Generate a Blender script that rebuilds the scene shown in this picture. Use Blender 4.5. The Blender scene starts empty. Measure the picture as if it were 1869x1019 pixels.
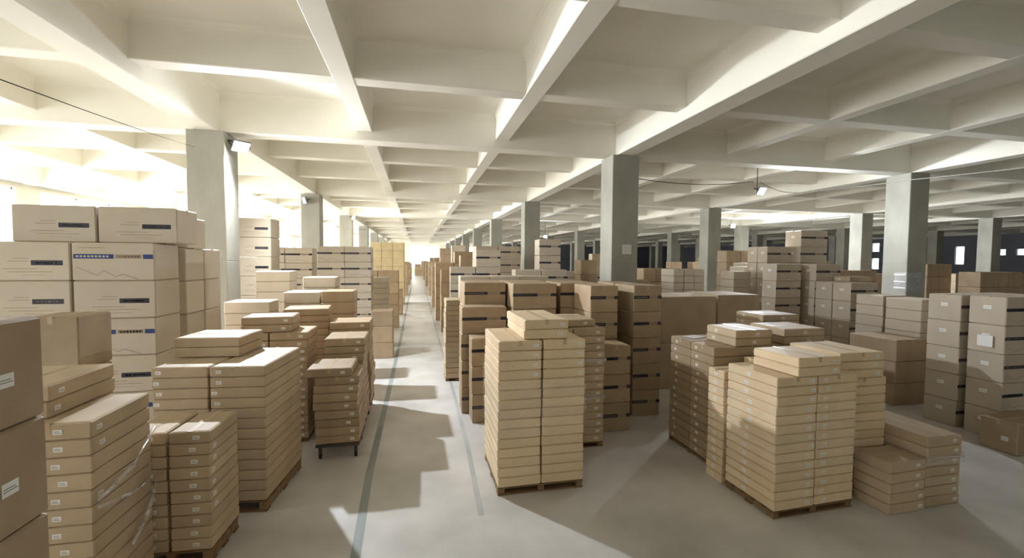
import bpy, bmesh, math, random
from mathutils import Vector, Matrix
random.seed(7)
SC = bpy.context.scene
COL = SC.collection

# ------------------------------------------------------------------ camera, world, exposure, daylight
cam_d = bpy.data.cameras.new('camera')
cam = bpy.data.objects.new('camera', cam_d)
COL.objects.link(cam)
_R = Vector((0.97779, -0.20946, 0.00680)); _U = Vector((0.002588, 0.044512, 0.999005)); _F = Vector((0.209551, 0.976804, -0.044066))
cam.matrix_world = Matrix(((_R.x, _U.x, -_F.x, 0), (_R.y, _U.y, -_F.y, 0), (_R.z, _U.z, -_F.z, 2.5), (0, 0, 0, 1)))
cam_d.sensor_width = 36.0
cam_d.lens = 810.3 / 1869 * 36.0
cam_d.clip_end = 300
SC.camera = cam

SC.view_settings.view_transform = 'Standard'
SC.view_settings.look = 'None'
SC.view_settings.gamma = 1.0
SC.view_settings.use_curve_mapping = False
SC.view_settings.exposure = EXPOSURE = 0.52
SC.cycles.use_denoising = True
SC.cycles.max_bounces = 8
SC.cycles.diffuse_bounces = 6
SC.cycles.sample_clamp_indirect = 6.0

world = bpy.data.worlds.new('sky')
SC.world = world
world.use_nodes = True
world.node_tree.nodes['Background'].inputs[0].default_value = (0.93, 0.97, 1.0, 1)
world.node_tree.nodes['Background'].inputs[1].default_value = 4.0

X0, Y0, SX, SY, CW = 4.355, 9.478, 8.573, 8.417, 0.656      # column grid: front-left corner of one column, spacing, width
XL, XR, YN, YF = -12.85, 47.6, -7.4, 76.6                    # inner faces of the outer walls
ZB, ZS, ZC = 4.90, 5.09, 5.65                                # underside of main beams, of secondary beams, of the slab

def area(name, loc, sx, sy, power, rot, col):
    d = bpy.data.lights.new(name, 'AREA'); d.shape = 'RECTANGLE'; d.size = sx; d.size_y = sy
    d.energy = power; d.color = col
    o = bpy.data.objects.new(name, d); COL.objects.link(o); o.location = loc; o.rotation_euler = rot
    return o
WIN_Z0, WIN_Z1 = 1.1, 4.75
DAY = (1.0, 0.975, 0.90)
# daylight entering by the windows of the left wall (one per bay) and of the far and near walls
for k in range(-2, 8):
    yc = Y0 + CW + k * SY + (SY - CW) / 2
    area('window_daylight', (XL - 0.28, yc, (WIN_Z0 + WIN_Z1) / 2), SY - CW - .3, WIN_Z1 - WIN_Z0, 1350 if k > 0 else (1450 if k == 0 else (200 if k == -1 else 170)), (0, -math.pi / 2, 0), DAY)
for xc in (-8.0, 1.2, 9.0):
    area('window_daylight', (xc, YF + 0.28, 2.9), 4.8, 3.4, 260, (-math.pi / 2, 0, 0), DAY)

# ------------------------------------------------------------------ materials
def nodes(name):
    m = bpy.data.materials.new(name); m.use_nodes = True
    nt = m.node_tree; b = nt.nodes['Principled BSDF']
    return m, nt, b
def srgb(r, g, b):
    f = lambda c: (c / 255) / 12.92 if c / 255 <= .04045 else ((c / 255 + .055) / 1.055) ** 2.4
    return (f(r), f(g), f(b), 1)
def mat(name, c, rough=.8, var=0.0, c2=None, scale=2.0, detail=6, bump=0.0, bscale=60, stretch=(1, 1, 1), lo=.35, hi=.7, spec=.5, coords='Object'):
    m, nt, b = nodes(name)
    b.inputs['Roughness'].default_value = rough
    b.inputs['Specular IOR Level'].default_value = spec
    tc = nt.nodes.new('ShaderNodeTexCoord'); mp = nt.nodes.new('ShaderNodeMapping'); mp.inputs['Scale'].default_value = stretch
    nt.links.new(tc.outputs[coords], mp.inputs[0])
    out = None
    if c2:
        n = nt.nodes.new('ShaderNodeTexNoise'); n.inputs['Scale'].default_value = scale; n.inputs['Detail'].default_value = detail
        nt.links.new(mp.outputs[0], n.inputs['Vector'])
        r = nt.nodes.new('ShaderNodeValToRGB'); r.color_ramp.elements[0].position = lo; r.color_ramp.elements[1].position = hi
        r.color_ramp.elements[0].color = c; r.color_ramp.elements[1].color = c2
        nt.links.new(n.outputs['Fac'], r.inputs[0]); out = r.outputs[0]
    else:
        rgb = nt.nodes.new('ShaderNodeRGB'); rgb.outputs[0].default_value = c; out = rgb.outputs[0]
    if var:
        oi = nt.nodes.new('ShaderNodeObjectInfo'); mr = nt.nodes.new('ShaderNodeMapRange')
        mr.inputs['To Min'].default_value = 1 - var; mr.inputs['To Max'].default_value = 1 + var
        nt.links.new(oi.outputs['Random'], mr.inputs['Value'])
        hs = nt.nodes.new('ShaderNodeHueSaturation'); nt.links.new(mr.outputs[0], hs.inputs['Value'])
        nt.links.new(out, hs.inputs['Color']); out = hs.outputs[0]
    nt.links.new(out, b.inputs['Base Color'])
    if bump:
        n2 = nt.nodes.new('ShaderNodeTexNoise'); n2.inputs['Scale'].default_value = bscale; n2.inputs['Detail'].default_value = 4
        nt.links.new(mp.outputs[0], n2.inputs['Vector'])
        bp = nt.nodes.new('ShaderNodeBump'); bp.inputs['Strength'].default_value = bump; bp.inputs['Distance'].default_value = .01
        nt.links.new(n2.outputs['Fac'], bp.inputs['Height']); nt.links.new(bp.outputs[0], b.inputs['Normal'])
    return m
def emit(name, c, s):
    m, nt, b = nodes(name)
    b.inputs['Base Color'].default_value = c; b.inputs['Emission Color'].default_value = c; b.inputs['Emission Strength'].default_value = s
    return m
def film(name, alpha, c=(1, 1, 1, 1)):
    m, nt, b = nodes(name)
    nt.nodes.remove(b); out = nt.nodes['Material Output']
    t = nt.nodes.new('ShaderNodeBsdfTransparent'); g = nt.nodes.new('ShaderNodeBsdfGlossy'); g.inputs['Roughness'].default_value = .18; g.inputs['Color'].default_value = c
    d = nt.nodes.new('ShaderNodeBsdfDiffuse'); d.inputs['Color'].default_value = c
    a = nt.nodes.new('ShaderNodeMixShader'); a.inputs[0].default_value = .45
    nt.links.new(g.outputs[0], a.inputs[1]); nt.links.new(d.outputs[0], a.inputs[2])
    tc = nt.nodes.new('ShaderNodeTexCoord'); n = nt.nodes.new('ShaderNodeTexNoise'); n.inputs['Scale'].default_value = 9; n.inputs['Detail'].default_value = 5
    mp = nt.nodes.new('ShaderNodeMapping'); mp.inputs['Scale'].default_value = (1, 1, 5)
    nt.links.new(tc.outputs['Object'], mp.inputs[0]); nt.links.new(mp.outputs[0], n.inputs['Vector'])
    mr = nt.nodes.new('ShaderNodeMapRange'); mr.inputs['From Min'].default_value = .45; mr.inputs['From Max'].default_value = .72
    mr.inputs['To Min'].default_value = alpha * .35; mr.inputs['To Max'].default_value = min(1, alpha * 1.8)
    nt.links.new(n.outputs['Fac'], mr.inputs['Value'])
    x = nt.nodes.new('ShaderNodeMixShader'); nt.links.new(mr.outputs[0], x.inputs[0]); nt.links.new(t.outputs[0], x.inputs[1]); nt.links.new(a.outputs[0], x.inputs[2])
    nt.links.new(x.outputs[0], out.inputs[0])
    return m
M = {}
M['kraft'] = mat('kraft_board', srgb(178, 158, 131), .62, .08, srgb(192, 171, 142), 3.0, 5, .15, 90, (1, 1, 1))
M['kraft_pale'] = mat('pale_kraft_board', srgb(186, 173, 154), .62, .06, srgb(196, 184, 166), 2.0, 5, .12, 80)
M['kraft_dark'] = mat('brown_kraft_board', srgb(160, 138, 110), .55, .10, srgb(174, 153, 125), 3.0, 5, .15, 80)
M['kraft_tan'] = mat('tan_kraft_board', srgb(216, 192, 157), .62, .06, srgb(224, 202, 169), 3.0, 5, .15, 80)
M['bundle'] = mat('tan_bundle_board', srgb(196, 178, 140), .8, .06, srgb(184, 164, 126), 3.0)
M['tape'] = mat('packing_tape', srgb(184, 162, 130), .35, 0, None, spec=.5)
M['sticker'] = mat('white_sticker', srgb(236, 236, 232), .6)
M['ink'] = mat('dark_print', srgb(52, 50, 62), .7)
M['ink_blue'] = mat('blue_print', srgb(48, 66, 122), .7)
M['ink_faint'] = mat('faint_print', srgb(150, 132, 112), .75)
M['ink_grey'] = mat('grey_print', srgb(96, 92, 92), .75)
M['paint'] = mat('whitewashed_concrete', srgb(236, 233, 222), .85, 0, srgb(224, 220, 208), .7, 8, .25, 14, (1, 1, 1), .3, .75)
M["concrete"] = mat("column_concrete", srgb(144, 142, 132), .85, 0, srgb(170, 168, 157), 1.3, 8, .3, 18, (1, 1, .5), .3, .7)
M['floor'] = mat('worn_concrete_floor', srgb(180, 177, 172), .42, 0, srgb(214, 211, 207), 1.1, 12, .1, 8, (1, 1, 1), .28, .66, .5)
M['line'] = mat('worn_floor_paint', srgb(138, 148, 148), .6, 0, srgb(160, 164, 162), 5.0, 8, 0, 8, (1, .25, 1), .35, .7)
M['line_faint'] = mat('faint_floor_paint', srgb(150, 158, 160), .6, 0, srgb(186, 186, 182), 4.0, 8, 0, 8, (1, .25, 1), .3, .62)
M['wall'] = mat('plastered_wall', srgb(214, 211, 198), .9, 0, srgb(200, 196, 182), .6)
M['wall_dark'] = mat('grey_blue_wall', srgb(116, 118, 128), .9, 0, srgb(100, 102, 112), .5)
M['wood'] = mat('rough_pallet_wood', srgb(142, 114, 80), .85, .12, srgb(112, 88, 60), 3.0, 8, .4, 30, (.3, 6, 6))
M['metal'] = mat('dark_painted_steel', srgb(62, 58, 54), .5, 0, srgb(84, 70, 58), 9)
M['housing'] = mat('grey_lamp_housing', srgb(120, 120, 122), .4)
M['rubber'] = mat('black_rubber', srgb(24, 24, 24), .8)
M['frame'] = mat('white_window_frame', srgb(225, 226, 228), .5)
M['wire'] = mat('black_cable', srgb(42, 40, 38), 1.0, spec=.05)
M['wire_pale'] = mat('pale_cable', srgb(170, 168, 164), .6)
M['paper'] = mat('white_paper', srgb(214, 208, 208), .8)
M['glass'] = film('window_glass', .04)
M['film'] = film('stretch_film', .10)
M['film_milky'] = film('milky_film', .45, (.85, .86, .9, 1))
M['lens'] = emit('lamp_lens_lit', (.93, .96, 1, 1), 60)
M['lens_dull'] = mat('lamp_lens_unlit', srgb(150, 152, 150), .3)

# ------------------------------------------------------------------ helpers
def link(name, me, parent=None, loc=None, rot=None):
    o = bpy.data.objects.new(name, me); COL.objects.link(o)
    if parent is not None: o.parent = parent
    if loc is not None: o.location = loc
    if rot is not None: o.rotation_euler = rot
    return o
def tag(o, label=None, cat=None, group=None, kind=None):
    if label: o['label'] = label
    if cat: o['category'] = cat
    if group: o['group'] = group
    if kind: o['kind'] = kind
    return o
def empty(name, loc, rz=0):
    o = bpy.data.objects.new(name, None); COL.objects.link(o); o.location = loc; o.rotation_euler = (0, 0, rz)
    o.empty_display_size = .1
    return o
class MB:
    """collects boxes, bars and tubes into one mesh"""
    def __init__(s): s.bm = bmesh.new()
    def box(s, a, b, mi=0, bev=0.0):
        x0, y0, z0 = a; x1, y1, z1 = b
        vs = [s.bm.verts.new(c) for c in ((x0, y0, z0), (x1, y0, z0), (x1, y1, z0), (x0, y1, z0), (x0, y0, z1), (x1, y0, z1), (x1, y1, z1), (x0, y1, z1))]
        fs = []
        for q in ((3, 2, 1, 0), (4, 5, 6, 7), (0, 1, 5, 4), (1, 2, 6, 5), (2, 3, 7, 6), (3, 0, 4, 7)):
            f = s.bm.faces.new([vs[i] for i in q]); f.material_index = mi; fs.append(f)
        if bev:
            es = list({e for f in fs for e in f.edges})
            r = bmesh.ops.bevel(s.bm, geom=es, offset=bev, segments=1, affect='EDGES', profile=.5)
            for f in r['faces']: f.material_index = mi
        return s
    def quad(s, pts, mi=0):
        f = s.bm.faces.new([s.bm.verts.new(p) for p in pts]); f.material_index = mi; return s
    def tube(s, p, q, r, n=8, mi=0, cap=True):
        p = Vector(p); q = Vector(q); d = (q - p).normalized()
        a = d.orthogonal().normalized(); b = d.cross(a)
        A = [s.bm.verts.new(p + (a * math.cos(2 * math.pi * i / n) + b * math.sin(2 * math.pi * i / n)) * r) for i in range(n)]
        B = [s.bm.verts.new(q + (a * math.cos(2 * math.pi * i / n) + b * math.sin(2 * math.pi * i / n)) * r) for i in range(n)]
        for i in range(n):
            f = s.bm.faces.new((A[i], A[(i + 1) % n], B[(i + 1) % n], B[i])); f.material_index = mi; f.smooth = True
        if cap:
            s.bm.faces.new(A[::-1]).material_index = mi; s.bm.faces.new(B).material_index = mi
        return s
    def mesh(s, name, *mats):
        bmesh.ops.recalc_face_normals(s.bm, faces=s.bm.faces)
        me = bpy.data.meshes.new(name); s.bm.to_mesh(me); s.bm.free()
        for m in mats: me.materials.append(M[m])
        return me
def struct(name, me, loc=(0, 0, 0), parent=None):
    o = link(name, me, parent, loc)
    if parent is None: o['kind'] = 'structure'
    return o

# ------------------------------------------------------------------ the hall: floor, slab, beams, walls, windows, columns
struct('floor', MB().box((XL - .5, YN - .5, -.25), (XR + .5, YF + .5, 0)).mesh('floor', 'floor'))
def floor_line(name, pts, w, m):
    mb = MB()
    for (xa, ya), (xb, yb) in zip(pts, pts[1:]):
        mb.quad(((xa - w / 2, ya, .0015), (xa + w / 2, ya, .0015), (xb + w / 2, yb, .0015), (xb - w / 2, yb, .0015)))
    return struct(name, mb.mesh(name, m))
floor_line('floor_marking', [(-.515, -2), (-.51, 3.8), (-.545, 5.2), (-.52, 9), (-.50, 14), (-.5, 40)], .085, 'line')
floor_line('floor_marking', [(.61, 4.2), (.65, 5.6), (.67, 7.5), (.665, 9.3), (.66, 40)], .06, 'line_faint')

struct('ceiling', MB().box((XL - .3, YN - .3, ZC), (XR + .3, YF + .3, ZC + .3)).mesh('ceiling', 'paint'))
xc0, yc0 = X0 + CW / 2, Y0 + CW / 2
def jit_beam(name, a, b, m='paint'):
    """cast beam: chamfered lower edges, rounded haunch where it meets the slab"""
    (xa, ya, za), (xb, yb, zb) = a, b
    along_y = (yb - ya) > (xb - xa)
    p0, p1 = (xa, xb) if along_y else (ya, yb)
    q0, q1 = (ya, yb) if along_y else (xa, xb)
    c, R = .012, .13
    right = [(p1 - c, za), (p1, za + c), (p1, ZC - R)] + [(p1 + R * (1 - math.cos(t)), ZC - R + R * math.sin(t)) for t in (math.pi / 8, math.pi / 4, 3 * math.pi / 8, math.pi / 2)] + [(p1 + R, zb)]
    mid = (p0 + p1) / 2
    prof = right + [(2 * mid - u, z) for u, z in reversed(right)]
    bm = bmesh.new()
    P = (lambda u, q, z: (u, q, z)) if along_y else (lambda u, q, z: (q, u, z))
    A = [bm.verts.new(P(u, q0, z)) for u, z in prof]; B = [bm.verts.new(P(u, q1, z)) for u, z in prof]
    n = len(prof)
    for i in range(n):
        f = bm.faces.new((A[i], A[(i + 1) % n], B[(i + 1) % n], B[i]))
    bm.faces.new(A[::-1]); bm.faces.new(B)
    bmesh.ops.recalc_face_normals(bm, faces=bm.faces)
    me = bpy.data.meshes.new(name); bm.to_mesh(me); bm.free(); me.materials.append(M[m])
    return struct(name, me)
for k in range(-2, 6):
    xc = xc0 + k * SX
    if k in (-2, 5):
        pass
    jit_beam('ceiling_beam', (xc - .21, YN, ZB), (xc + .21, YF, ZC + .02))
    if k < 5:
        for j in (1, 2):
            x = xc + j * SX / 3
            jit_beam('ceiling_joist', (x - .15, YN, ZS), (x + .15, YF, ZC + .015))
for k in range(-2, 8):
    yc = yc0 + k * SY
    if yc > YN: jit_beam('ceiling_beam', (XL, yc - .21, ZB + .004), (XR, yc + .21, ZC + .01))
    for j in (1, 2):
        y = yc + j * SY / 3
        if YN < y < YF: jit_beam('ceiling_joist', (XL, y - .15, ZS + .006), (XR, y + .15, ZC + .005))

def column_mesh():
    bm = bmesh.new(); h = CW / 2
    zs = [(0, h), (2.42, h), (2.425, h - .006), (2.435, h - .006), (2.44, h - .002), (4.895, h - .002)]
    rings = []
    c = .012
    for z, r in zs:
        pts = [(-r + c, -r), (r - c, -r), (r, -r + c), (r, r - c), (r - c, r), (-r + c, r), (-r, r - c), (-r, -r + c)]
        rings.append([bm.verts.new((x, y, z)) for x, y in pts])
    for a, b in zip(rings, rings[1:]):
        for i in range(8): bm.faces.new((a[i], a[(i + 1) % 8], b[(i + 1) % 8], b[i]))
    bm.faces.new(rings[0][::-1]); bm.faces.new(rings[-1])
    me = bpy.data.meshes.new('column'); bm.to_mesh(me); bm.free(); me.materials.append(M['concrete'])
    return me
cm = column_mesh()
head = MB().box((-.36, -.36, 4.78), (.36, -.34, 4.9), 0, .004).mesh('column_head', 'paint')
for i in range(-1, 5):
    for j in range(-1, 8):
        struct('column', cm, (xc0 + i * SX, yc0 + j * SY, 0))

# left wall: piers between window openings, sill wall, lintel
def wall_with_windows(name, axis, pos, out, spans, lo, hi, z0, z1, m, wn, tw=.07):
    """axis 'x': wall plane x = pos, spans along y; 'y': plane y = pos, spans along x. out = outward sign"""
    mb = MB(); t = .3 * out
    def bx(a0, a1, zz0, zz1, p0=pos, p1=None, mi=0, target=mb):
        p1 = pos + t if p1 is None else p1
        q0, q1 = min(p0, p1), max(p0, p1)
        if axis == 'x': target.box((q0, a0, zz0), (q1, a1, zz1), mi)
        else: target.box((a0, q0, zz0), (a1, q1, zz1), mi)
    cur = lo
    for s0, s1 in spans:
        bx(cur, s0, 0, ZC); bx(s0, s1, 0, z0); bx(s0, s1, z1, ZC); cur = s1
    bx(cur, hi, 0, ZC)
    struct(name, mb.mesh(name, m))
    for s0, s1 in spans:
        r = empty('window_%d' % wn[0], (0, 0, 0)); r['kind'] = 'structure'; wn[0] += 1
        fr = MB(); p0, p1 = pos + .10 * out, pos + .16 * out
        n = max(2, round((s1 - s0) / 1.9)); tz = z0 + (z1 - z0) * .66
        for a in [s0 + (s1 - s0) * i / n for i in range(n + 1)]:
            bx(a - .035, a + .035, z0, z1, p0, p1, 0, fr)
        for z, q in ((z0, .07), (tz - tw + .07, tw), (z1 - .07, .07)): bx(s0, s1, z, z + q, p0, p1, 0, fr)
        link('window_frame', fr.mesh('window_frame', 'frame'), r)
        pm = None
        for i in range(n):
            for (za, zb) in ((z0 + .07, tz - tw + .07), (tz + .07, z1 - .07)):
                g = MB(); a0 = s0 + (s1 - s0) * i / n + .035; a1 = s0 + (s1 - s0) * (i + 1) / n - .035
                bx(a0, a1, za, zb, pos + .125 * out, pos + .131 * out, 0, g)
                link('pane', g.mesh('pane', 'glass'), r)
        sl = MB(); bx(s0 - .03, s1 + .03, z0 - .05, z0 + .001, pos - .06 * out, pos + .1 * out, 0, sl)
        link('window_sill', sl.mesh('window_sill', 'frame'), r)
wn = [1]
spL = [(max(YN + .3, Y0 + CW + k * SY + .15), min(YF - .3, Y0 + (k + 1) * SY - .15)) for k in range(-2, 8)]
wall_with_windows('wall_left', 'x', XL, -1, spL, YN, YF, WIN_Z0, WIN_Z1, 'wall', wn)
spF = [(-10.5, -5.5), (-1.3, 3.7), (6.5, 11.5)]
wall_with_windows('wall_far', 'y', YF, 1, spF, XL - .3, X0 + SX + .3, 1.0, 4.72, 'wall', wn, .32)
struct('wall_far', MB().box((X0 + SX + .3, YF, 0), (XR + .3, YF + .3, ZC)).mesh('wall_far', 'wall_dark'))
struct('wall_near', MB().box((XL - .3, YN - .3, 0), (XR + .3, YN, ZC)).mesh('wall_near', 'wall'))
# right wall with a few small openings
RW = [(26.2, 26.75, 3.1, 3.65), (27.4, 27.9, 3.1, 3.65), (30.25, 30.95, 2.3, 3.95), (37.7, 38.5, 3.55, 4.5), (37.7, 38.5, 1.7, 2.9)]
mbw = MB(); ys = sorted({YN - .3, YF + .3} | {v for r in RW for v in r[:2]})
for a, b in zip(ys, ys[1:]):
    holes = sorted([(r[2], r[3]) for r in RW if r[0] <= a + 1e-6 and r[1] >= b - 1e-6]); z = 0
    for h0, h1 in holes: mbw.box((XR, a, z), (XR + .3, b, h0)); z = h1
    mbw.box((XR, a, z), (XR + .3, b, ZC))
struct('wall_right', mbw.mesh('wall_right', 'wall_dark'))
for a, b, z0, z1 in RW:
    r = empty('window_%d' % wn[0], (0, 0, 0)); r['kind'] = 'structure'; wn[0] += 1
    fr = MB(); w = .04
    fr.box((XR + .1, a, z0), (XR + .15, a + w, z1)).box((XR + .1, b - w, z0), (XR + .15, b, z1)).box((XR + .1, a + w, z0), (XR + .15, b - w, z0 + w)).box((XR + .1, a + w, z1 - w), (XR + .15, b - w, z1))
    link('window_frame', fr.mesh('window_frame', 'frame'), r)
    link('pane', MB().box((XR + .12, a + w, z0 + w), (XR + .126, b - w, z1 - w)).mesh('pane', 'glass'), r)
struct('baseboard_left', MB().box((XL, YN, 0), (XL + .03, YF, .15), 0).mesh('baseboard_left', 'wall'))

# ------------------------------------------------------------------ cartons
CACHE = {}
def carton_mesh(kind, w, l, h, shade=''):
    key = ('c', kind, shade, round(w, 3), round(l, 3), round(h, 3))
    if key in CACHE: return CACHE[key]
    c = .007 if h < .15 else .010
    bm = bmesh.new()
    X, Y, Z = w / 2, l / 2, h
    def ring(x, y, z, c):
        return [bm.verts.new(p) for p in ((-x + c, -y, z), (x - c, -y, z), (x, -y + c, z), (x, y - c, z), (x - c, y, z), (-x + c, y, z), (-x, y - c, z), (-x, -y + c, z))]
    r0 = ring(X - c, Y - c, 0, c); r1 = ring(X, Y, c, c); r2 = ring(X, Y, Z - c, c); r3 = ring(X - c, Y - c, Z, c)
    for a, b in ((r0, r1), (r1, r2), (r2, r3)):
        for i in range(8): bm.faces.new((a[i], a[(i + 1) % 8], b[(i + 1) % 8], b[i]))
    bm.faces.new(r0[::-1])
    # closed top with the joint between its two flaps cut as a narrow groove along the long side
    g, d = .003, .005
    lx, ly = X - 2 * c, Y - 2 * c
    # left / right (or front / back) flap, each a raised plate resting on the lid
    bm.faces.new(r3)
    t = .0035
    if w >= l: plates = ((-lx, -ly, lx, -g), (-lx, g, lx, ly))
    else: plates = ((-lx, -ly, -g, ly), (g, -ly, lx, ly))
    for x0, y0, x1, y1 in plates:
        a = [bm.verts.new(p) for p in ((x0, y0, Z), (x1, y0, Z), (x1, y1, Z), (x0, y1, Z))]
        b = [bm.verts.new(p) for p in ((x0 + t, y0 + t, Z + t), (x1 - t, y0 + t, Z + t), (x1 - t, y1 - t, Z + t), (x0 + t, y1 - t, Z + t))]
        for i in range(4): bm.faces.new((a[i], a[(i + 1) % 4], b[(i + 1) % 4], b[i]))
        bm.faces.new(b)
    bmesh.ops.recalc_face_normals(bm, faces=bm.faces)
    me = bpy.data.meshes.new('carton'); bm.to_mesh(me); bm.free()
    me.materials.append(M[shade] if shade else M[{'bundle': 'bundle', 'plain': 'kraft_dark', 'crate': 'kraft', 'big': 'kraft_pale' , 'mid': 'kraft_pale'}.get(kind, 'kraft')])
    CACHE[key] = me
    return me
def side_quad(mb, side, X, Y, u0, u1, v0, v1, mi=0, e=.0012):
    """flat print on a side: u along the side from its left end as seen from outside, v up"""
    if side == 'F': P = [(u, -Y - e, v) for u, v in ((-X + u0, v0), (-X + u1, v0), (-X + u1, v1), (-X + u0, v1))]
    elif side == 'R': P = [(X + e, u, v) for u, v in ((-Y + u0, v0), (-Y + u1, v0), (-Y + u1, v1), (-Y + u0, v1))]
    else: P = [(-X - e, -u, v) for u, v in ((-Y + u0, v0), (-Y + u1, v0), (-Y + u1, v1), (-Y + u0, v1))]
    mb.quad(P, mi)
def sticker_mesh(side, w, l, h, pos, sw=.05, sh=.032, cy=.5):
    key = ('s', side, round(w, 3), round(l, 3), round(h, 3), pos, sw, cy)
    if key in CACHE: return CACHE[key]
    mb = MB(); L = w if side == 'F' else l
    u = L * pos; v = h * cy
    side_quad(mb, side, w / 2, l / 2, u - sw / 2, u + sw / 2, v - sh / 2, v + sh / 2, 0, .0015)
    side_quad(mb, side, w / 2, l / 2, u - sw / 2 + .006, u + sw / 2 - .014, v + .002, v + .005, 1, .0021)
    side_quad(mb, side, w / 2, l / 2, u - sw / 2 + .006, u + sw / 2 - .006, v - .008, v - .005, 1, .0021)
    CACHE[key] = mb.mesh('sticker', 'sticker', 'ink_grey')
    return CACHE[key]
def tape_mesh(w, l, h):
    key = ('t', round(w, 3), round(l, 3), round(h, 3))
    if key in CACHE: return CACHE[key]
    mb = MB(); z = h + .0050; t = .019; X, Y = w / 2, l / 2; dn = h - min(.06, h * .5)
    if w >= l:
        mb.quad(((-X, -t, z), (X, -t, z), (X, t, z), (-X, t, z)))
        for s in (-1, 1): mb.quad(((s * (X + .001), -t, z), (s * (X + .001), t, z), (s * (X + .001), t, dn), (s * (X + .001), -t, dn)))
    else:
        mb.quad(((-t, -Y, z), (t, -Y, z), (t, Y, z), (-t, Y, z)))
        for s in (-1, 1): mb.quad(((-t, s * (Y + .001), z), (t, s * (Y + .001), z), (t, s * (Y + .001), dn), (-t, s * (Y + .001), dn)))
    CACHE[key] = mb.mesh('tape', 'tape'); return CACHE[key]
def print_mesh(style, w, l, h):
    """printing on the front of a large carton: 0 full-width bar with drawing, 1 short grey bar with text lines, 2 dark bar fading to the right"""
    key = ('p', style, round(w, 3), round(l, 3), round(h, 3))
    if key in CACHE: return CACHE[key]
    mb = MB(); X, Y = w / 2, l / 2
    q = lambda a, b, c, d, mi: side_quad(mb, 'F', X, Y, a * w, b * w, c * h, d * h, mi, .0012 if mi != 3 else .0018)
    if style == 0:
        q(.02, .50, .58, .70, 1); q(.52, .84, .59, .69, 2); q(.86, .985, .58, .70, 1)
        for i in range(9): q(.05 + i * .045, .08 + i * .045, .615, .665, 3)
        for i in range(7): q(.55 + i * .04, .575 + i * .04, .615, .665, 0)
        pts = [(.05, .36), (.2, .22), (.3, .14), (.38, .27), (.52, .10), (.6, .17), (.8, .03)]
        for (a, b), (c, d) in zip(pts, pts[1:]):
            mb.quad([(-X + a * w, -Y - .0012, b * h - .004), (-X + c * w, -Y - .0012, d * h - .004), (-X + c * w, -Y - .0012, d * h + .004), (-X + a * w, -Y - .0012, b * h + .004)], 2)
        q(.08, .4, .86, .875, 2)
    elif style == 1:
        q(.55, .92, .40, .53, 0)
        for i in range(6): q(.60 + i * .045, .63 + i * .045, .445, .485, 2)
        q(.28, .52, .50, .515, 2); q(.34, .52, .57, .585, 2); q(.22, .62, .30, .315, 2); q(.28, .8, .22, .235, 2); q(.45, .7, .14, .15, 2)
    else:
        q(.0, .56, .50, .62, 0); q(.58, .84, .51, .61, 2); q(.86, 1.0, .50, .62, 0)
        for i in range(8): q(.05 + i * .055, .085 + i * .055, .54, .58, 2)
        for (a, b, c, d) in ((.1, .3, .24, .12), (.3, .5, .12, .22), (.5, .85, .22, .06)):
            mb.quad([(-X + a * w, -Y - .0012, c * h - .003), (-X + b * w, -Y - .0012, d * h - .003), (-X + b * w, -Y - .0012, d * h + .003), (-X + a * w, -Y - .0012, c * h + .003)], 2)
    CACHE[key] = mb.mesh('printing', 'ink', 'ink_blue', 'ink_faint', 'kraft_pale'); return CACHE[key]
def slit_mesh(w, l, h):
    key = ('b', round(w, 3), round(l, 3), round(h, 3))
    if key in CACHE: return CACHE[key]
    mb = MB(); X, Y = w / 2 + .001, l / 2 + .001; z0, z1 = h * .45, h * .45 + .03
    mb.box((-X, -Y, z0), (X, Y, z1)); CACHE[key] = mb.mesh('strap', 'ink_faint'); return CACHE[key]

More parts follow.
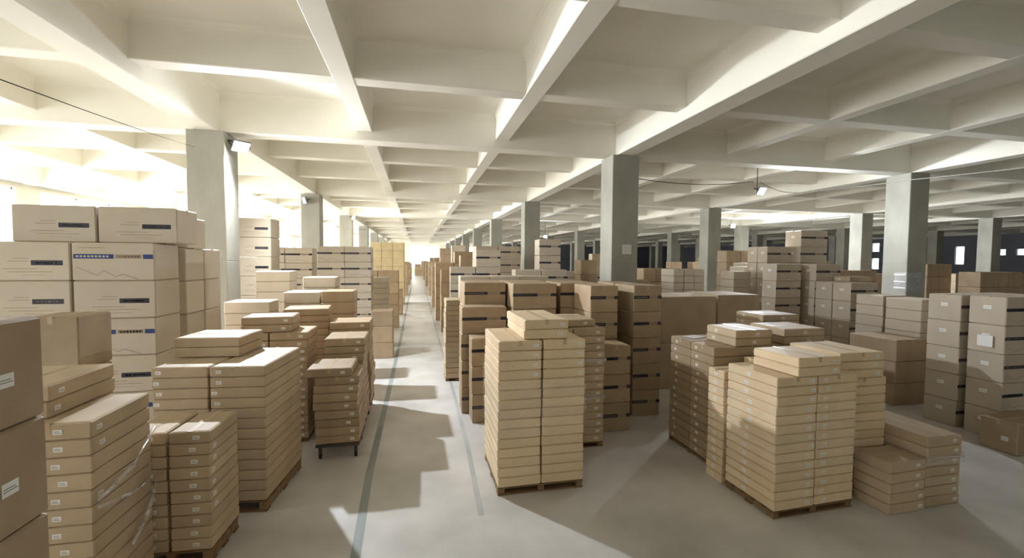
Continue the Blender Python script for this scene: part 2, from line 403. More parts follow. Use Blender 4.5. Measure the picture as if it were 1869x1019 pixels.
ORD = ['top one', 'second down', 'third down', 'fourth down', 'fifth down', 'sixth down', 'seventh down', 'eighth down', 'ninth down', 'tenth down',
       'eleventh down', 'twelfth down', 'thirteenth down', 'fourteenth down', 'fifteenth down', 'sixteenth down']
KN = {'flat': ('flat_carton', 'flat carton'), 'big': ('printed_carton', 'printed carton'), 'plain': ('large_carton', 'plain carton'),
      'mid': ('shallow_carton', 'shallow carton'), 'crate': ('tall_carton', 'tall carton'), 'bundle': ('bundled_carton', 'tan carton')}
GAP = .016
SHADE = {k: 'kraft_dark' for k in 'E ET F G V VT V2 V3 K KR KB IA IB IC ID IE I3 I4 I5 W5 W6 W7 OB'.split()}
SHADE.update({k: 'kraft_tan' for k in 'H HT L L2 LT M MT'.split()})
def stack(sid, desc, x0, y0, z0, yaw, w, l, h, n, kind, pal):
    base = kind.rstrip('FRLBT') if kind not in ('crate', 'bundle') else kind
    side = kind[len(base):]
    ry = math.radians(yaw); c, s = math.cos(ry), math.sin(ry)
    name, word = KN[base]
    ny, nx = len(n), len(n[0])
    far = False
    rng = random.Random(sid)
    for iy in range(ny):
        for ix in range(nx):
            N = n[iy][ix]
            cx = ix * (w + GAP) + w / 2; cy = iy * (l + GAP) + l / 2
            dx = dy = 0
            for k in range(N):
                jj = .005 if nx * ny > 1 else (.022 if sid in ('E', 'F', 'G') else .010)
                dx = max(-jj, min(jj, dx + rng.uniform(-jj, jj) * .8)); dy = max(-jj, min(jj, dy + rng.uniform(-jj, jj) * .8))
                X = x0 + (cx + dx) * c - (cy + dy) * s; Y = y0 + (cx + dx) * s + (cy + dy) * c
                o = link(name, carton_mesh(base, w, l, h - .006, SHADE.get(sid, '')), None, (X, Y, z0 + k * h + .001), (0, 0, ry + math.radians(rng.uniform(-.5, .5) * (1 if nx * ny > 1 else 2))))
                top = N - 1 - k
                if far:
                    tag(o, 'plain carton in the ' + desc[1:], 'carton', desc[1:]); continue
                col = ''
                if nx > 1: col = ('left', 'right')[ix] if nx == 2 else ('left', 'middle', 'right')[ix]
                if ny > 1: col = (col + ' ' + (('front', 'rear')[iy] if ny == 2 else ('front', 'middle', 'rear')[iy])).strip()
                only = N == 1
                lab = word + (', ' + ORD[top] if not only else '') + (', ' + col + ' column' if col else '') + ', ' + desc
                tag(o, lab, 'carton', 'cartons of the ' + desc)
                near = y0 < 7.9
                front = iy == 0 or (iy > 0 and n[iy - 1][ix] <= k)
                if base == 'big' and front and y0 < 20:
                    if sid in ('Y', 'YT', 'Z', 'ZT', 'LA', 'LB', 'LC'): st = 0 if (sid == 'Y' and ((k % 2 == 1) == (ix == 2)) and ix == 2) else 1
                    else: st = 2
                    if sid in ('LB', 'LC'): st = 2
                    if not (sid in ('Z', 'ZT')): link('printing', print_mesh(st, w, l, h - .006), o)
                if base == 'bundle' and iy == 0: link('strap', slit_mesh(w, l, h - .006), o)
                hh = h - .006
                if base == 'flat' and side in ('F', 'R', 'B') and front:
                    if sid == 'H':
                        if top < 4: link('sticker', sticker_mesh('F', w, l, hh, .86 if ix == 0 else .88), o)
                    else:
                        pos = {'R': .62, 'F': .82, 'B': .86}[side]
                        if sid in ('E', 'F', 'G', 'ET'): pos = .8
                        if sid == 'L' and ix == 1: pos = .2
                        if sid == 'D': pos = .12
                        if sid == 'M': pos = .5
                        if sid in ('H2',): pos = .8
                        if not (sid in ('V2',) or (sid == 'D' and 5 < k < 9) or (sid == 'DT') or (sid == 'M')):
                            link('sticker', sticker_mesh('F', w, l, hh, round(pos + rng.choice((-.04, 0, .04)), 2)), o)
                if base == 'flat' and side == 'R' and ix == nx - 1 and sid not in ('G',):
                    if rng.random() < .6: link('sticker', sticker_mesh('R', w, l, hh, round(.12 + rng.choice((0, .04)), 2)), o)
                if base == 'flat' and side in ('L', 'B') and ix == 0:
                    link('sticker', sticker_mesh('L', w, l, hh, {'L': .45, 'K': .28, 'L2': .45, 'N': .3}.get(sid, .3) + round(rng.choice((-.04, 0, .04)), 2)), o)
                if base == 'flat' and side == 'L' and iy == 0 and sid in ('KT', 'KT2', 'KT3', 'KR', 'K'):
                    link('sticker', sticker_mesh('F', w, l, hh, round(.55 + rng.choice((-.04, 0, .04)), 2)), o)
                if base == 'big' and side == 'L' and ix == 0:
                    link('sticker', sticker_mesh('L', w, l, hh, .5, .09, .05, .62), o)
                if base == 'plain' and side in ('R', 'L') and sid in ('A', 'O3'):
                    link('sticker', sticker_mesh(side, w, l, hh, .68, .075, .055, .45), o)
                if top == 0 and base in ('flat', 'big', 'plain', 'crate', 'mid') and y0 < 13:
                    link('tape', tape_mesh(w, l, hh), o)
    if pal:
        TW = nx * (w + GAP) - GAP; TL = ny * (l + GAP) - GAP
        Hh = z0 - .003
        r = empty('wooden_pallet', (x0, y0, 0), ry); tag(r, 'wooden pallet under the ' + desc, 'pallet', 'wooden pallets under the stacks')
        t = min(.02, Hh * .2)
        nb = 5
        db = MB().box((0, -.045, 0), (TW, .045, t), 0, .003).mesh('deck_board', 'wood')
        for i in range(nb): link('deck_board', db, r, (0, .05 + (TL - .1) * i / (nb - 1), Hh - t))
        st = MB().box((-.035, .01, 0), (.035, TL - .01, Hh - 2 * t - .002), 0, .003).mesh('stringer', 'wood')
        for i in range(3): link('stringer', st, r, (.04 + (TW - .08) * i / 2, 0, t + .001))
        for i in range(3): link('bottom_board', db, r, (0, .05 + (TL - .1) * i / 2, 0))

STACKS = [
    ('A', 'dark stack at the left picture edge', -2.187, 1.087, 0.12, 0, 0.62, 0.58, 0.426, [[5], [5]], 'plainR', ''),
    ('B', 'wrapped stack beside the left-edge stack', -2.989, 3.281, 0.0, 0, 0.47, 0.64, 0.1115, [[13, 13]], 'flatR', ''),
    ('BT', 'pair on the wrapped left stack', -2.82, 3.39, 1.452, 0, 0.5, 0.64, 0.109, [[2]], 'flatR', ''),
    ('C', 'short ten-high stack at lower left', -2.26, 3.989, 0.12, -3, 0.3, 0.5, 0.098, [[10, 10]], 'flatR', 'P'),
    ('D', 'two-column stack with bulging wrap at left', -2.46, 4.776, 0.12, -6, 0.5, 0.95, 0.1025, [[13, 13]], 'flatF', 'P'),
    ('DT', 'pair on top of left wrapped stack', -2.468, 5.2, 1.455, -5, 0.64, 0.56, 0.1025, [[2]], 'flatF', ''),
    ('E', 'front trolley load by the aisle', -1.23, 5.76, 0.19, 0, 0.52, 0.62, 0.1063, [[8]], 'flatR', ''),
    ('ET', 'front trolley load, shifted top box', -1.32, 5.74, 1.042, 0, 0.52, 0.6, 0.105, [[1]], 'flatR', ''),
    ('F', 'middle trolley load by the aisle', -1.27, 6.5, 0.19, 0, 0.54, 0.62, 0.1082, [[11]], 'flatR', ''),
    ('G', 'rear trolley load by the aisle', -1.32, 7.3, 0.19, 0, 0.6, 0.6, 0.1092, [[12]], 'flatR', ''),
    ('V', 'two-column dark stack behind left wrapped stack', -2.406, 6.4, 0.05, 0, 0.47, 0.62, 0.1036, [[14, 14]], 'flatF', 'P'),
    ('VT', 'pair on dark two-column stack', -2.274, 6.419, 1.502, 3, 0.62, 0.5, 0.104, [[2]], 'flatF', ''),
    ('V2', 'fourteen-box stack with pair on top', -2.042, 7.45, 0.0, 6, 0.66, 0.6, 0.1062, [[16]], 'flatF', ''),
    ('V3', 'tall narrow stack behind trolley loads', -1.709, 8.634, 0.0, 0, 0.56, 0.5, 0.2111, [[9]], 'midF', ''),
    ('V4', 'white-topped stack under the left lamp', -2.372, 8.701, 0.0, 0, 0.62, 0.6, 0.2089, [[9]], 'midF', ''),
    ('V5', 'white-topped stack nearest the lamp column', -3.15, 8.2, 0.0, 0, 0.7, 0.5, 0.1956, [[9]], 'midF', ''),
    ('V6', 'light stack beside the lamp column', -3.068, 9.489, 0.0, 2, 0.62, 0.6, 0.2036, [[11]], 'midF', ''),
    ('V7', 'light stack beyond white-topped ones', -2.24, 9.55, 0.0, 0, 0.62, 0.5, 0.212, [[10]], 'midF', ''),
    ('Y', 'large printed pile left of the lamp column', -5.392, 5.87, 0.08, 0, 0.8, 0.54, 0.43, [[6, 6, 6]], 'bigF', 'P'),
    ('YT', 'top tier of the left printed pile', -4.396, 6.0, 2.662, 0, 0.8, 0.5, 0.418, [[1, 1]], 'bigF', ''),
    ('Z', 'printed pile rear block facing the aisle', -3.77, 6.62, 0.0, 0, 0.8, 0.5, 0.4367, [[6], [6]], 'bigF', ''),
    ('ZT', 'rear block top tier of printed pile', -3.75, 6.65, 2.622, 0, 0.8, 0.5, 0.408, [[1]], 'bigF', ''),
    ('LA', 'tall printed column just behind the lamp column', -3.82, 10.6, 0.0, 0, 0.72, 0.6, 0.42, [[8]], 'bigF', ''),
    ('LB', 'seven-high printed stacks in left middle distance', -4.016, 12.5, 0.0, 0, 0.66, 0.6, 0.3957, [[7, 7]], 'bigF', ''),
    ('LC', 'seven-high printed stacks before the left aisle', -2.506, 12.2, 0.0, 0, 0.66, 0.6, 0.4014, [[7, 7]], 'bigF', ''),
    ('LE', 'pale narrow stack left of aisle', -1.24, 13.1, 0.0, 0, 0.45, 0.5, 0.1508, [[13]], 'midF', ''),
    ('LF', 'three-high stack at the left aisle edge', -1.11, 11.45, 0.0, 0, 0.52, 0.5, 0.4, [[3]], 'plainF', ''),
    ('LG', 'brown stack behind pale narrow stack', -2.066, 16.4, 0.0, 0, 0.7, 0.6, 0.416, [[5, 5]], 'plainF', ''),
    ('LD', 'tan bundle block left of the aisle', -2.422, 24.6, 0.0, 0, 0.57, 0.75, 0.8425, [[4, 4, 4], [4, 4, 4]], 'bundle', ''),
    ('LH', 'low stack beside the tan bundles', -1.17, 20.3, 0.0, 0, 0.55, 0.5, 0.39, [[3]], 'plainF', ''),
    ('LI', 'left aisle stack past the tan bundles', -2.116, 31.0, 0.0, 0, 0.75, 0.6, 0.42, [[5, 5]], 'plainF', ''),
    ('LJ', 'left aisle stack near the far wall', -2.116, 44.0, 0.0, 0, 0.75, 0.6, 0.3667, [[5, 6]], 'plainF', ''),
    ('LK', 'last left aisle stack', -2.416, 55.0, 0.0, 0, 0.9, 0.6, 0.4, [[4, 5]], 'plainF', ''),
    ('H', 'centre pallet stack', 0.828, 4.504, 0.09, 0, 0.468, 0.93, 0.1037, [[15, 15]], 'flatF', 'P'),
    ('HT', 'pair on the centre pallet stack', 1.11, 4.56, 1.648, 0, 0.49, 0.93, 0.1035, [[2]], 'flatF', ''),
    ('H2', 'taped stack behind the centre pallet', 1.544, 5.47, 0.07, 0, 0.44, 0.8, 0.102, [[15, 15]], 'flatF', 'P'),
    ('H2T', 'box on stack behind centre pallet', 1.56, 5.6, 1.603, 0, 0.8, 0.66, 0.097, [[1]], 'flatF', ''),
    ('IA', 'three-high printed column left of centre pallet', 0.82, 6.63, 0.0, 0, 0.66, 0.42, 0.4333, [[3]], 'bigF', ''),
    ('IB', 'four-high printed column at the aisle edge', 0.7, 7.09, 0.0, 0, 0.73, 0.42, 0.4325, [[4]], 'bigF', ''),
    ('IC', 'five-high printed block, left column', 0.8, 7.57, 0.0, 0, 0.72, 0.44, 0.42, [[5], [5]], 'bigF', ''),
    ('ID', 'five-high printed block, second column', 1.55, 7.13, 0.0, 0, 0.75, 0.44, 0.42, [[5], [5], [5]], 'bigF', ''),
    ('IE', 'five-high printed block, third column', 2.4, 7.24, 0.0, 0, 0.72, 0.44, 0.42, [[5], [5]], 'bigF', ''),
    ('I3', 'narrow printed column behind centre stack', 2.63, 6.46, 0.0, 0, 0.46, 0.72, 0.42, [[5]], 'bigT', ''),
    ('I4', 'narrow printed column beside the plain crates', 3.36, 6.44, 0.0, 0, 0.48, 0.72, 0.42, [[5], [5]], 'bigT', ''),
    ('I5', 'three-high printed column right of centre stack', 2.62, 5.92, 0.0, 0, 0.44, 0.5, 0.42, [[3]], 'bigT', ''),
    ('J1', 'tall plain crates by the main column', 4.55, 7.72, 0.0, 0, 1.25, 1.1, 0.9, [[2]], 'crate', ''),
    ('J2', 'tall plain crates right of main column', 6.02, 7.97, 0.0, 0, 1.0, 1.1, 0.9, [[2]], 'crate', ''),
    ('K', 'dark stack left of the big right stack', 3.465, 4.625, 0.05, 0, 0.94, 0.46, 0.1081, [[13], [13]], 'flatL', 'P'),
    ('KR', 'dark stack under the right-hand pairs', 4.47, 4.72, 0.0, 0, 0.94, 0.46, 0.1108, [[13], [13]], 'flatL', ''),
    ('KT', 'left pair on the dark right stacks', 3.776, 4.657, 1.457, 0, 0.52, 0.55, 0.099, [[2]], 'flatL', ''),
    ('KT3', 'middle pair on the dark right stacks', 4.55, 4.75, 1.442, 0, 0.62, 0.6, 0.099, [[2]], 'flatL', ''),
    ('KB', 'rear stack behind the dark right stacks', 4.85, 5.75, 0.0, 0, 0.95, 0.62, 0.1057, [[14]], 'flatL', ''),
    ('KT2', 'topmost pair behind the dark right stacks', 5.13, 5.76, 1.482, 0, 0.66, 0.58, 0.099, [[2]], 'flatL', ''),
    ('L', 'big right pallet stack', 3.36, 3.557, 0.08, 2, 0.48, 0.66, 0.0932, [[14, 14]], 'flatB', 'P'),
    ('L2', 'big right pallet stack, rear row', 3.33, 4.27, 0.0, 2, 0.47, 0.26, 0.0977, [[13, 14]], 'flatL', ''),
    ('LT', 'pair on the big right stack', 3.564, 3.54, 1.388, 2, 0.52, 0.56, 0.091, [[2]], 'flatF', ''),
    ('M', 'set-back column of the big right stack', 4.41, 3.83, 0.0, 0, 0.6, 0.66, 0.0969, [[13]], 'flatF', ''),
    ('MT', 'three boxes on big right stack', 4.35, 3.79, 1.262, 0, 0.58, 0.66, 0.091, [[3]], 'flatF', ''),
    ('N', 'low five-high stack at lower right', 4.55, 3.39, 0.0, 2, 0.47, 0.36, 0.104, [[5]], 'flatF', ''),
    ('N2', 'low seven-high stack at lower right', 5.05, 3.44, 0.0, 0, 0.46, 0.85, 0.1029, [[7]], 'flatF', ''),
    ('O1', 'pale printed column in the right-hand row', 7.97, 5.07, 0.0, 0, 0.71, 0.44, 0.402, [[5, 5]], 'bigL', ''),
    ('O2', 'nearest pale printed column at right edge', 8.0, 4.56, 0.0, 0, 0.71, 0.43, 0.404, [[5, 5]], 'bigL', ''),
    ('O3', 'low boxes at the right picture edge', 7.55, 4.12, 0.0, 0, 0.7, 0.4, 0.42, [[1]], 'plainL', ''),
    ('OB', 'three-high dark stack beside right row', 8.1, 6.05, 0.0, 0, 0.72, 0.85, 0.3833, [[3]], 'plainL', ''),
    ('P2', 'pale flat stack under the wrapped column', 8.9, 6.24, 0.0, 0, 0.6, 0.63, 0.2022, [[9]], 'midL', ''),
    ('P1', 'pale flat stack left of wrapped column', 8.9, 6.93, 0.0, 0, 0.6, 0.55, 0.2044, [[9]], 'midL', ''),
    ('Q', 'pale five-high printed pair at right', 9.2, 7.85, 0.0, 0, 0.72, 0.43, 0.408, [[5], [5]], 'bigL', ''),
    ('QB', 'box on pale five-high pair', 9.7, 8.3, 2.042, 0, 0.6, 0.4, 0.118, [[1]], 'flatL', ''),
    ('R1', 'six-high stack left of the right column', 8.33, 8.96, 0.0, 0, 0.7, 0.44, 0.4067, [[6]], 'bigL', ''),
    ('R2', 'six-high stack behind the pale pair', 9.2, 8.74, 0.0, 0, 0.7, 0.43, 0.4067, [[6]], 'bigL', ''),
    ('R3', 'tallest stack in the right middle distance', 9.42, 9.38, 0.0, 0, 0.8, 0.5, 0.41, [[8]], 'bigL', ''),
    ('R4', 'seven-high pair left of tallest stack', 8.65, 9.62, 0.0, 0, 0.7, 0.34, 0.41, [[7], [7]], 'bigL', ''),
    ('S1', 'stepped dark stack, lowest step', 7.8, 9.75, 0.0, 0, 0.5, 0.5, 0.2036, [[11]], 'midL', ''),
    ('S2', 'stepped dark stack, middle step', 8.66, 10.42, 0.0, 0, 0.5, 0.6, 0.1958, [[12]], 'midL', ''),
    ('S3', 'stepped dark stack, top step', 9.27, 11.11, 0.0, 0, 0.5, 0.5, 0.2042, [[12]], 'midL', ''),
    ('T', 'double stack behind the stepped stack', 11.0, 13.0, 0.0, 0, 0.7, 0.5, 0.4086, [[7, 7]], 'plainL', ''),
    ('T0', 'single stack behind the stepped stack', 10.42, 13.4, 0.0, 0, 0.5, 0.5, 0.4086, [[7]], 'plainL', ''),
    ('U', 'brown block right of the main column', 7.36, 11.72, 0.0, 0, 0.33, 0.7, 0.2045, [[11, 11, 11]], 'midL', ''),
    ('U2', 'low boxes right of the main column', 6.2, 12.2, 0.0, 0, 0.7, 0.6, 0.475, [[4]], 'plainL', ''),
    ('W0', 'sunlit flat stack at the aisle edge', 0.57, 9.05, 0.06, 0, 0.46, 0.6, 0.1073, [[15]], 'flatB', 'P'),
    ('W1', 'printed stack behind the five-high block', 0.95, 10.0, 0.0, 0, 0.68, 0.45, 0.424, [[5, 5, 5]], 'bigF', ''),
    ('W2', 'second printed stack along the aisle', 0.89, 12.1, 0.0, 0, 0.68, 0.45, 0.458, [[5, 6]], 'bigF', ''),
    ('W3', 'taller printed stack along the aisle', 2.45, 11.0, 0.0, 0, 0.68, 0.45, 0.448, [[5, 5]], 'bigF', ''),
    ('W4', 'white-sided printed stack by second column', 1.83, 13.95, 0.0, 0, 0.7, 0.9, 0.4171, [[7, 7]], 'bigF', ''),
    ('W5', 'brown stack at the aisle edge', 0.8, 15.2, 0.0, 0, 0.75, 0.5, 0.426, [[5]], 'plainF', ''),
    ('W6', 'dark stepped aisle stack', 0.74, 18.2, 0.0, 0, 0.75, 0.6, 0.468, [[5, 6]], 'plainF', ''),
    ('W7', 'tall dark aisle stack', 1.63, 17.0, 0.0, 0, 0.75, 0.6, 0.4417, [[6, 6]], 'plainF', ''),
    ('W8', 'very tall printed aisle stack', 1.85, 24.2, 0.0, 0, 0.72, 0.5, 0.405, [[8, 7]], 'bigF', ''),
    ('W9', 'far aisle stack, right side', 0.77, 30.5, 0.0, 0, 0.75, 0.6, 0.46, [[5, 7]], 'plainF', ''),
    ('WA', 'pale far aisle stack, right side', 0.75, 23.0, 0.0, 0, 0.7, 0.6, 0.42, [[5]], 'plainF', ''),
    ('WB', 'remote aisle stack, right side', 0.75, 41.0, 0.0, 0, 0.75, 0.6, 0.44, [[5, 6]], 'plainF', ''),
    ('WC', 'last aisle stack, right side', 0.75, 54.0, 0.0, 0, 0.75, 0.6, 0.44, [[5, 6]], 'plainF', ''),
    ('WM', 'end stack closing the far aisle', -0.3, 66.0, 0.0, 0, 0.9, 0.6, 0.4375, [[4, 5]], 'plainF', ''),
    ('WD', 'eight-high stack between second and main columns', 3.217, 11.5, 0.0, 0, 0.6, 0.5, 0.4357, [[7]], 'bigF', ''),
    ('WE', 'low block between second and main columns', 3.35, 12.8, 0.0, 0, 0.72, 0.5, 0.43, [[5, 5, 5]], 'bigF', ''),
    ('WF', 'pale stack left of the main column', 4.5, 11.75, 0.0, 0, 0.5, 0.5, 0.4167, [[6]], 'plainF', ''),
    ('A2', 'dark box column behind left-edge stack', -3.41, 4.7, 0.0, 0, 0.42, 0.45, 0.49, [[4]], 'plainR', ''),
    ('G0', 'dark stack right of the sheeted column', 15.749, 10.952, 0.0, 0, 0.5, 0.55, 0.4078, [[6, 6]], 'plainF', ''),
    ('G1', 'dark stack at right edge, far back', 16.145, 9.833, 0.0, 0, 0.55, 0.55, 0.4442, [[5, 5, 5]], 'plainF', ''),
    ('G2', 'low dark stack behind the pale pair', 15.779, 14.003, 0.0, 0, 0.6, 0.55, 0.4322, [[5, 5, 5]], 'plainF', ''),
    ('G3', 'dark stack just right of the main column', 7.247, 13.278, 0.0, 0, 0.45, 0.55, 0.4478, [[5, 5]], 'plainF', ''),
    ('G4', 'small dark stack left of the sheeted column', 20.253, 16.106, 0.0, 0, 0.7, 0.55, 0.393, [[5, 4, 5]], 'plainF', ''),
    ('G5', 'remote stack between right-hand columns', 26.127, 16.892, 0.0, 0, 0.7, 0.55, 0.3876, [[5, 5]], 'plainF', ''),
    ('G6', 'remote stack left of the main column', 9.388, 24.598, 0.0, 0, 0.7, 0.55, 0.4782, [[5, 6]], 'plainF', ''),
    ('G7', 'remote stack behind the tallest stack', 16.705, 18.947, 0.0, 0, 0.7, 0.55, 0.4477, [[6, 6]], 'plainF', ''),
    ('G8', 'remote stack behind the brown block', 14.565, 23.49, 0.0, 0, 0.7, 0.55, 0.4045, [[6, 5, 6]], 'plainF', ''),
    ('G9', 'far stack behind the six-high stacks', 26.036, 25.109, 0.0, 0, 0.8, 0.55, 0.4222, [[5, 6, 5]], 'plainF', ''),
    ('G10', 'remote stack below the distant floodlight', 21.304, 30.249, 0.0, 0, 0.8, 0.55, 0.4593, [[6, 6]], 'plainF', ''),
    ('G11', 'remote stack past second main-row column', 5.766, 29.49, 0.0, 0, 0.7, 0.55, 0.47, [[6, 6]], 'plainF', ''),
    ('G12', 'far stack behind nearest pale columns', 22.343, 12.592, 0.0, 0, 0.6, 0.55, 0.4162, [[5, 5]], 'plainF', ''),
    ('G13', 'nearer remote stack by the left windows', -5.817, 31.988, 0.0, 0, 0.7, 0.55, 0.5183, [[6, 6]], 'plainF', ''),
    ('G14', 'farther remote stack by the left windows', -5.826, 42.23, 0.0, 0, 0.8, 0.55, 0.5297, [[6, 6]], 'plainF', ''),

]
for r in STACKS: stack(*r)

# ------------------------------------------------------------------ trolleys under the loads by the aisle
def trolley(x0, y0, w, l, label):
    r = empty('load_trolley', (x0, y0, 0)); tag(r, label, 'trolley', 'low trolleys under the cartons by the aisle')
    link('platform', MB().box((0, 0, .155), (w, l, .187), 0, .004).mesh('platform', 'metal'), r)
    leg = MB().box((-.02, -.02, .06), (.02, .02, .155), 0, .003).mesh('leg', 'metal')
    wh = MB().tube((-.015, 0, 0), (.015, 0, 0), .035, 14).mesh('wheel', 'rubber')
    for sx in (.05, w - .05):
        for sy in (.05, l - .05):
            g = link('leg', leg, r, (sx, sy, 0)); link('wheel', wh, g, (0, .0, .035))
trolley(-1.23, 5.76, .52, .62, 'dark trolley with thin legs under the front trolley load')
trolley(-1.27, 6.5, .54, .62, 'dark trolley with thin legs under the middle trolley load')
trolley(-1.32, 7.3, .6, .6, 'dark trolley with thin legs under the rear trolley load')

# ------------------------------------------------------------------ stretch film
def band(name, x0, y0, x1, y1, yaw, z0, z1, label, tilt=0.0, mat_='film', seed=1, cat='film'):
    rng = random.Random(seed); mb = MB(); bm = mb.bm
    e = .020
    c, s = math.cos(math.radians(yaw)), math.sin(math.radians(yaw))
    W_, L_ = x1 - x0, y1 - y0
    path = []
    def seg(ax, ay, bx, by, n):
        for i in range(n): path.append((ax + (bx - ax) * i / n, ay + (by - ay) * i / n))
    seg(-e, -e, W_ + e, -e, 8); seg(W_ + e, -e, W_ + e, L_ + e, 8); seg(W_ + e, L_ + e, -e, L_ + e, 6); seg(-e, L_ + e, -e, -e, 8)
    lo, hi = [], []
    for i, (px, py) in enumerate(path):
        zt = tilt * (px + py) 
        w_ = rng.uniform(-.012, .012)
        X = x0 + px * c - py * s; Y = y0 + px * s + py * c
        lo.append(bm.verts.new((X, Y, z0 + zt + w_))); hi.append(bm.verts.new((X, Y, z1 + zt - w_)))
    N = len(path)
    for i in range(N):
        bm.faces.new((lo[i], lo[(i + 1) % N], hi[(i + 1) % N], hi[i]))
    me = mb.mesh(name, mat_)
    o = link(name, me); tag(o, label, cat, 'stretch film around the stacks'); return o
band('stretch_wrap', .828, 4.504, 1.776, 5.434, 0, .62, 1.22, 'clear film around the middle of the centre pallet stack', .02, seed=2)
band('stretch_wrap', 3.36, 3.557, 4.328, 4.217, 2, .45, 1.15, 'clear film around the big right pallet stack', -.02, seed=3)
band('stretch_wrap', -2.456, 4.776, -1.444, 5.726, -6, .88, 1.03, 'wrinkled clear film band around the left two-column stack', .0, seed=4)
band('stretch_wrap', 1.548, 5.47, 2.44, 6.27, 0, .66, .72, 'lower film band around stack behind the centre pallet', .0, 'film_milky', seed=5)
band('stretch_wrap', 1.548, 5.47, 2.44, 6.27, 0, 1.14, 1.20, 'upper film band around stack behind the centre pallet', .0, 'film_milky', seed=6)
band('stretch_wrap', 5.05, 3.44, 5.51, 4.29, 0, .45, .53, 'shiny film strip around low seven-high stack', .0, 'film_milky', seed=7)
band('stretch_wrap', .57, 9.05, 1.03, 9.65, 0, .35, .75, 'clear film around the sunlit flat stack', .0, seed=8)
# twisted film strands across the aisle side of the wrapped left stack
def strand(pts, r, label):
    mb = MB()
    for i, (a, b) in enumerate(zip(pts, pts[1:])): mb.tube(a, b, r * (1 + .35 * math.sin(i * 2.1)), 6, 0, True)
    o = link('film_strand', mb.mesh('film_strand', 'film_milky')); tag(o, label, 'film', 'stretch film around the stacks')
xs = -2.033 + .022
strand([(xs, 3.30, .93), (xs + .01, 3.45, .96), (xs + .02, 3.62, 1.01), (xs + .01, 3.8, 1.10), (xs, 3.93, 1.17)], .014, 'upper twisted film strand across side of wrapped left stack')
strand([(xs, 3.30, .88), (xs + .01, 3.48, .84), (xs + .02, 3.66, .81), (xs, 3.93, .80)], .012, 'middle twisted film strand across side of wrapped left stack')
strand([(xs, 3.60, .42), (xs + .012, 3.75, .52), (xs + .012, 3.86, .66), (xs, 3.94, .75)], .014, 'lower twisted film strand across side of wrapped left stack')

# ------------------------------------------------------------------ floodlights
def floodlight(x, y, z, aim, power, label, lit=True, hang=None, size=.13, spot=150, blend=.6, col=(.86, .92, 1.0), name='floodlight'):
    r = empty(name, (x, y, z)); tag(r, label, 'lamp', 'floodlights under the ceiling')
    d = Vector(aim).normalized(); q = d.to_track_quat('-Y', 'Z')
    r.rotation_mode = 'QUATERNION'; r.rotation_quaternion = q
    s = size
    hb = MB().box((-s, 0, -s * .75), (s, .05, s * .75), 0, .008)
    for i in range(5): hb.box((-s * .8 + i * s * .4 - .004, .05, -s * .6), (-s * .8 + i * s * .4 + .004, .075, s * .6))
    link('housing', hb.mesh('housing', 'housing'), r)
    link('lens', MB().box((-s * .86, -.010, -s * .62), (s * .86, .001, s * .62), 0, .003).mesh('lens', 'lens' if lit else 'lens_dull'), r)
    link('bracket', MB().box((-s - .02, .015, -.015), (-s - .004, .16, .015)).box((s + .004, .015, -.015), (s + .02, .16, .015)).box((-s - .02, .16, -.015), (s + .02, .175, .015)).mesh('bracket', 'metal'), r)
    if hang is not None:
        o = link('rod', MB().tube((0, 0, 0), (0, 0, hang), .012, 8).mesh('rod', 'metal'), r)
        inv = q.inverted(); o.rotation_mode = 'QUATERNION'; o.rotation_quaternion = inv
        o.location = inv @ (q @ Vector((0, .17, 0)))
    if lit:
        ld = bpy.data.lights.new('floodlight_beam', 'SPOT'); ld.energy = power; ld.color = col; ld.spot_size = math.radians(172); ld.spot_blend = 1.0; ld.shadow_soft_size = .06
        lo = bpy.data.objects.new('floodlight_beam', ld); COL.objects.link(lo)
        lo.location = Vector((x, y, z)) + d * .06; lo.rotation_mode = 'QUATERNION'; lo.rotation_quaternion = d.to_track_quat('-Z', 'Y')
    return r
floodlight(-3.34, 9.66, 4.65, (.55, -.58, -.70), 1350, 'bright floodlight on the near left column', size=.16)
floodlight(9.90, 11.30, 4.55, (.25, -.75, -.50), 700, 'bright floodlight hanging between the main and right-hand columns', hang=1.0, size=.16)
floodlight(19.45, 24.5, 4.70, (.1, -.9, -.3), 5000, 'distant floodlight behind the hanging one', hang=.9, size=.18)
floodlight(-3.45, 26.15, 4.75, (.8, -.35, -.4), 900, 'small floodlight on the third left column', size=.14)
floodlight(8.50, 29.0, 4.05, (-.2, -.9, -.4), 500, 'small floodlight seen past the second main-row column', hang=1.55, size=.12)
floodlight(-4.05, 17.70, 4.62, (-.8, -.5, -.3), 0, 'unlit dusty floodlight on the second left column', lit=False, size=.16)


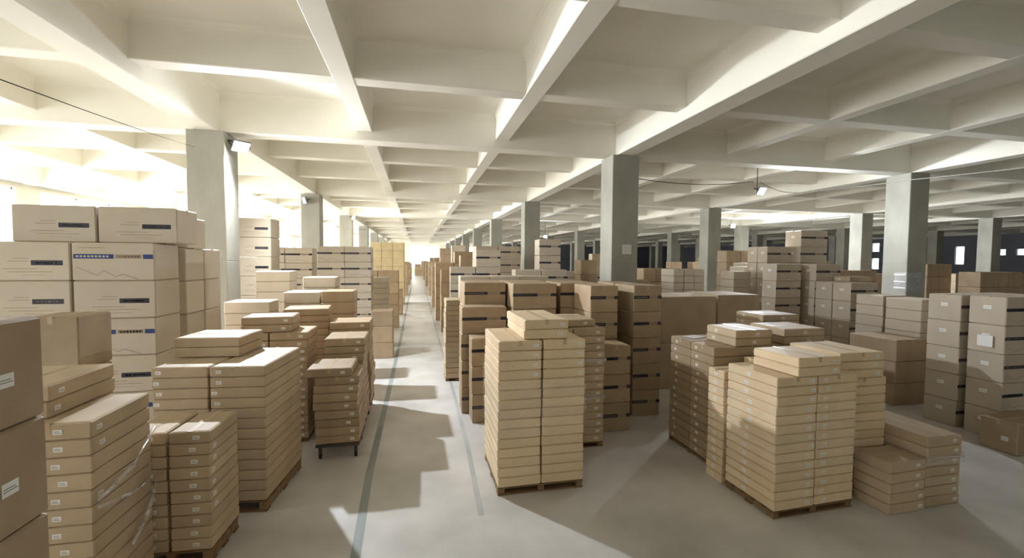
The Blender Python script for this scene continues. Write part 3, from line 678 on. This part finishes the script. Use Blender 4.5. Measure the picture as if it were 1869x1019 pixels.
# ------------------------------------------------------------------ cables, notices, sheets on the columns
def cable(pts, r, label, m='wire', sag=.0):
    mb = MB()
    P = []
    for (a, b) in zip(pts, pts[1:]):
        a, b = Vector(a), Vector(b)
        for i in range(6):
            t = i / 6; p = a.lerp(b, t); p.z -= sag * 4 * t * (1 - t); P.append(p)
    P.append(Vector(pts[-1]))
    for a, b in zip(P, P[1:]): mb.tube(a, b, r, 6, 0, False)
    o = link('cable', mb.mesh('cable', m)); tag(o, label, 'cable', 'cables strung under the ceiling')
cable([(-2.221 - .9, -1.0, 3.0), (-2.221, 3.0, 3.463), (-4.05, 9.44, 4.56)], .0035, 'thin dark cable rising to the near left column', sag=.02)
cable([(12.93, 13.1, 4.88), (12.9, 9.5, 4.70), (12.92, 4.0, 4.45)], .009, 'pale cable passing the tall right-hand column', 'wire_pale', .03)
cable([(5.03, 9.8, 4.45), (9.78, 11.5, 4.86)], .008, 'cable from the main column to the hanging floodlight', 'wire', .12)
cable([(10.05, 11.55, 4.86), (12.9, 13.1, 4.88)], .008, 'cable from the hanging floodlight to the right', 'wire', .10)
cable([(-12.6, 34.0, 4.9), (-3.6, 34.0, 4.6)], .012, 'cable stretched in front of the left windows', 'wire', .1)
o = link('paper_notice', MB().box((4.62, 9.462, 2.64), (4.845, 9.470, 2.86), 0, .001).mesh('paper_notice', 'paper')); tag(o, 'blank pale paper notice stuck on the main column', 'notice')
# plastic sheet taped round the tall right-hand column
pr = empty('plastic_sheet', (12.928, 9.478, 0)); tag(pr, 'milky plastic sheet taped round the tall right-hand column', 'sheet')
mb = MB(); mb.box((-.008, -.008, 1.72), (.50, -.002, 2.22)); mb.box((-.008, -.002, 1.72), (-.002, .30, 2.22)); link('sheet', mb.mesh('sheet', 'film_milky'), pr)
tm = MB().box((-.014, -.002, 0), (-.009, .30, .035)).mesh('tape_strip', 'sticker')
for z in (1.78, 1.95, 2.14): link('tape_strip', tm, pr, (0, .02, z))
o = link('paper_label', MB().box((7.975, 4.68, 1.30), (7.983, 4.86, 1.46), 0, .001).mesh('paper_label', 'sticker')); tag(o, 'white sheet hanging on the nearest pale printed column', 'paper')
# crumpled paper on the dark stack by the crates, and loose papers on the crates
for (x, y, z, w_, l_, rz, lab) in ((3.62, 5.25, 1.4585, .25, .2, .3, 'white sheet on top of the dark right stack'), (3.5, 6.9, 2.1035, .2, .16, .5, 'white sheet on the narrow printed column')):
    o = link('paper_sheet', MB().box((0, 0, 0), (w_, l_, .002)).mesh('paper_sheet', 'paper'), None, (x, y, z), (0, 0, rz)); tag(o, lab, 'paper')
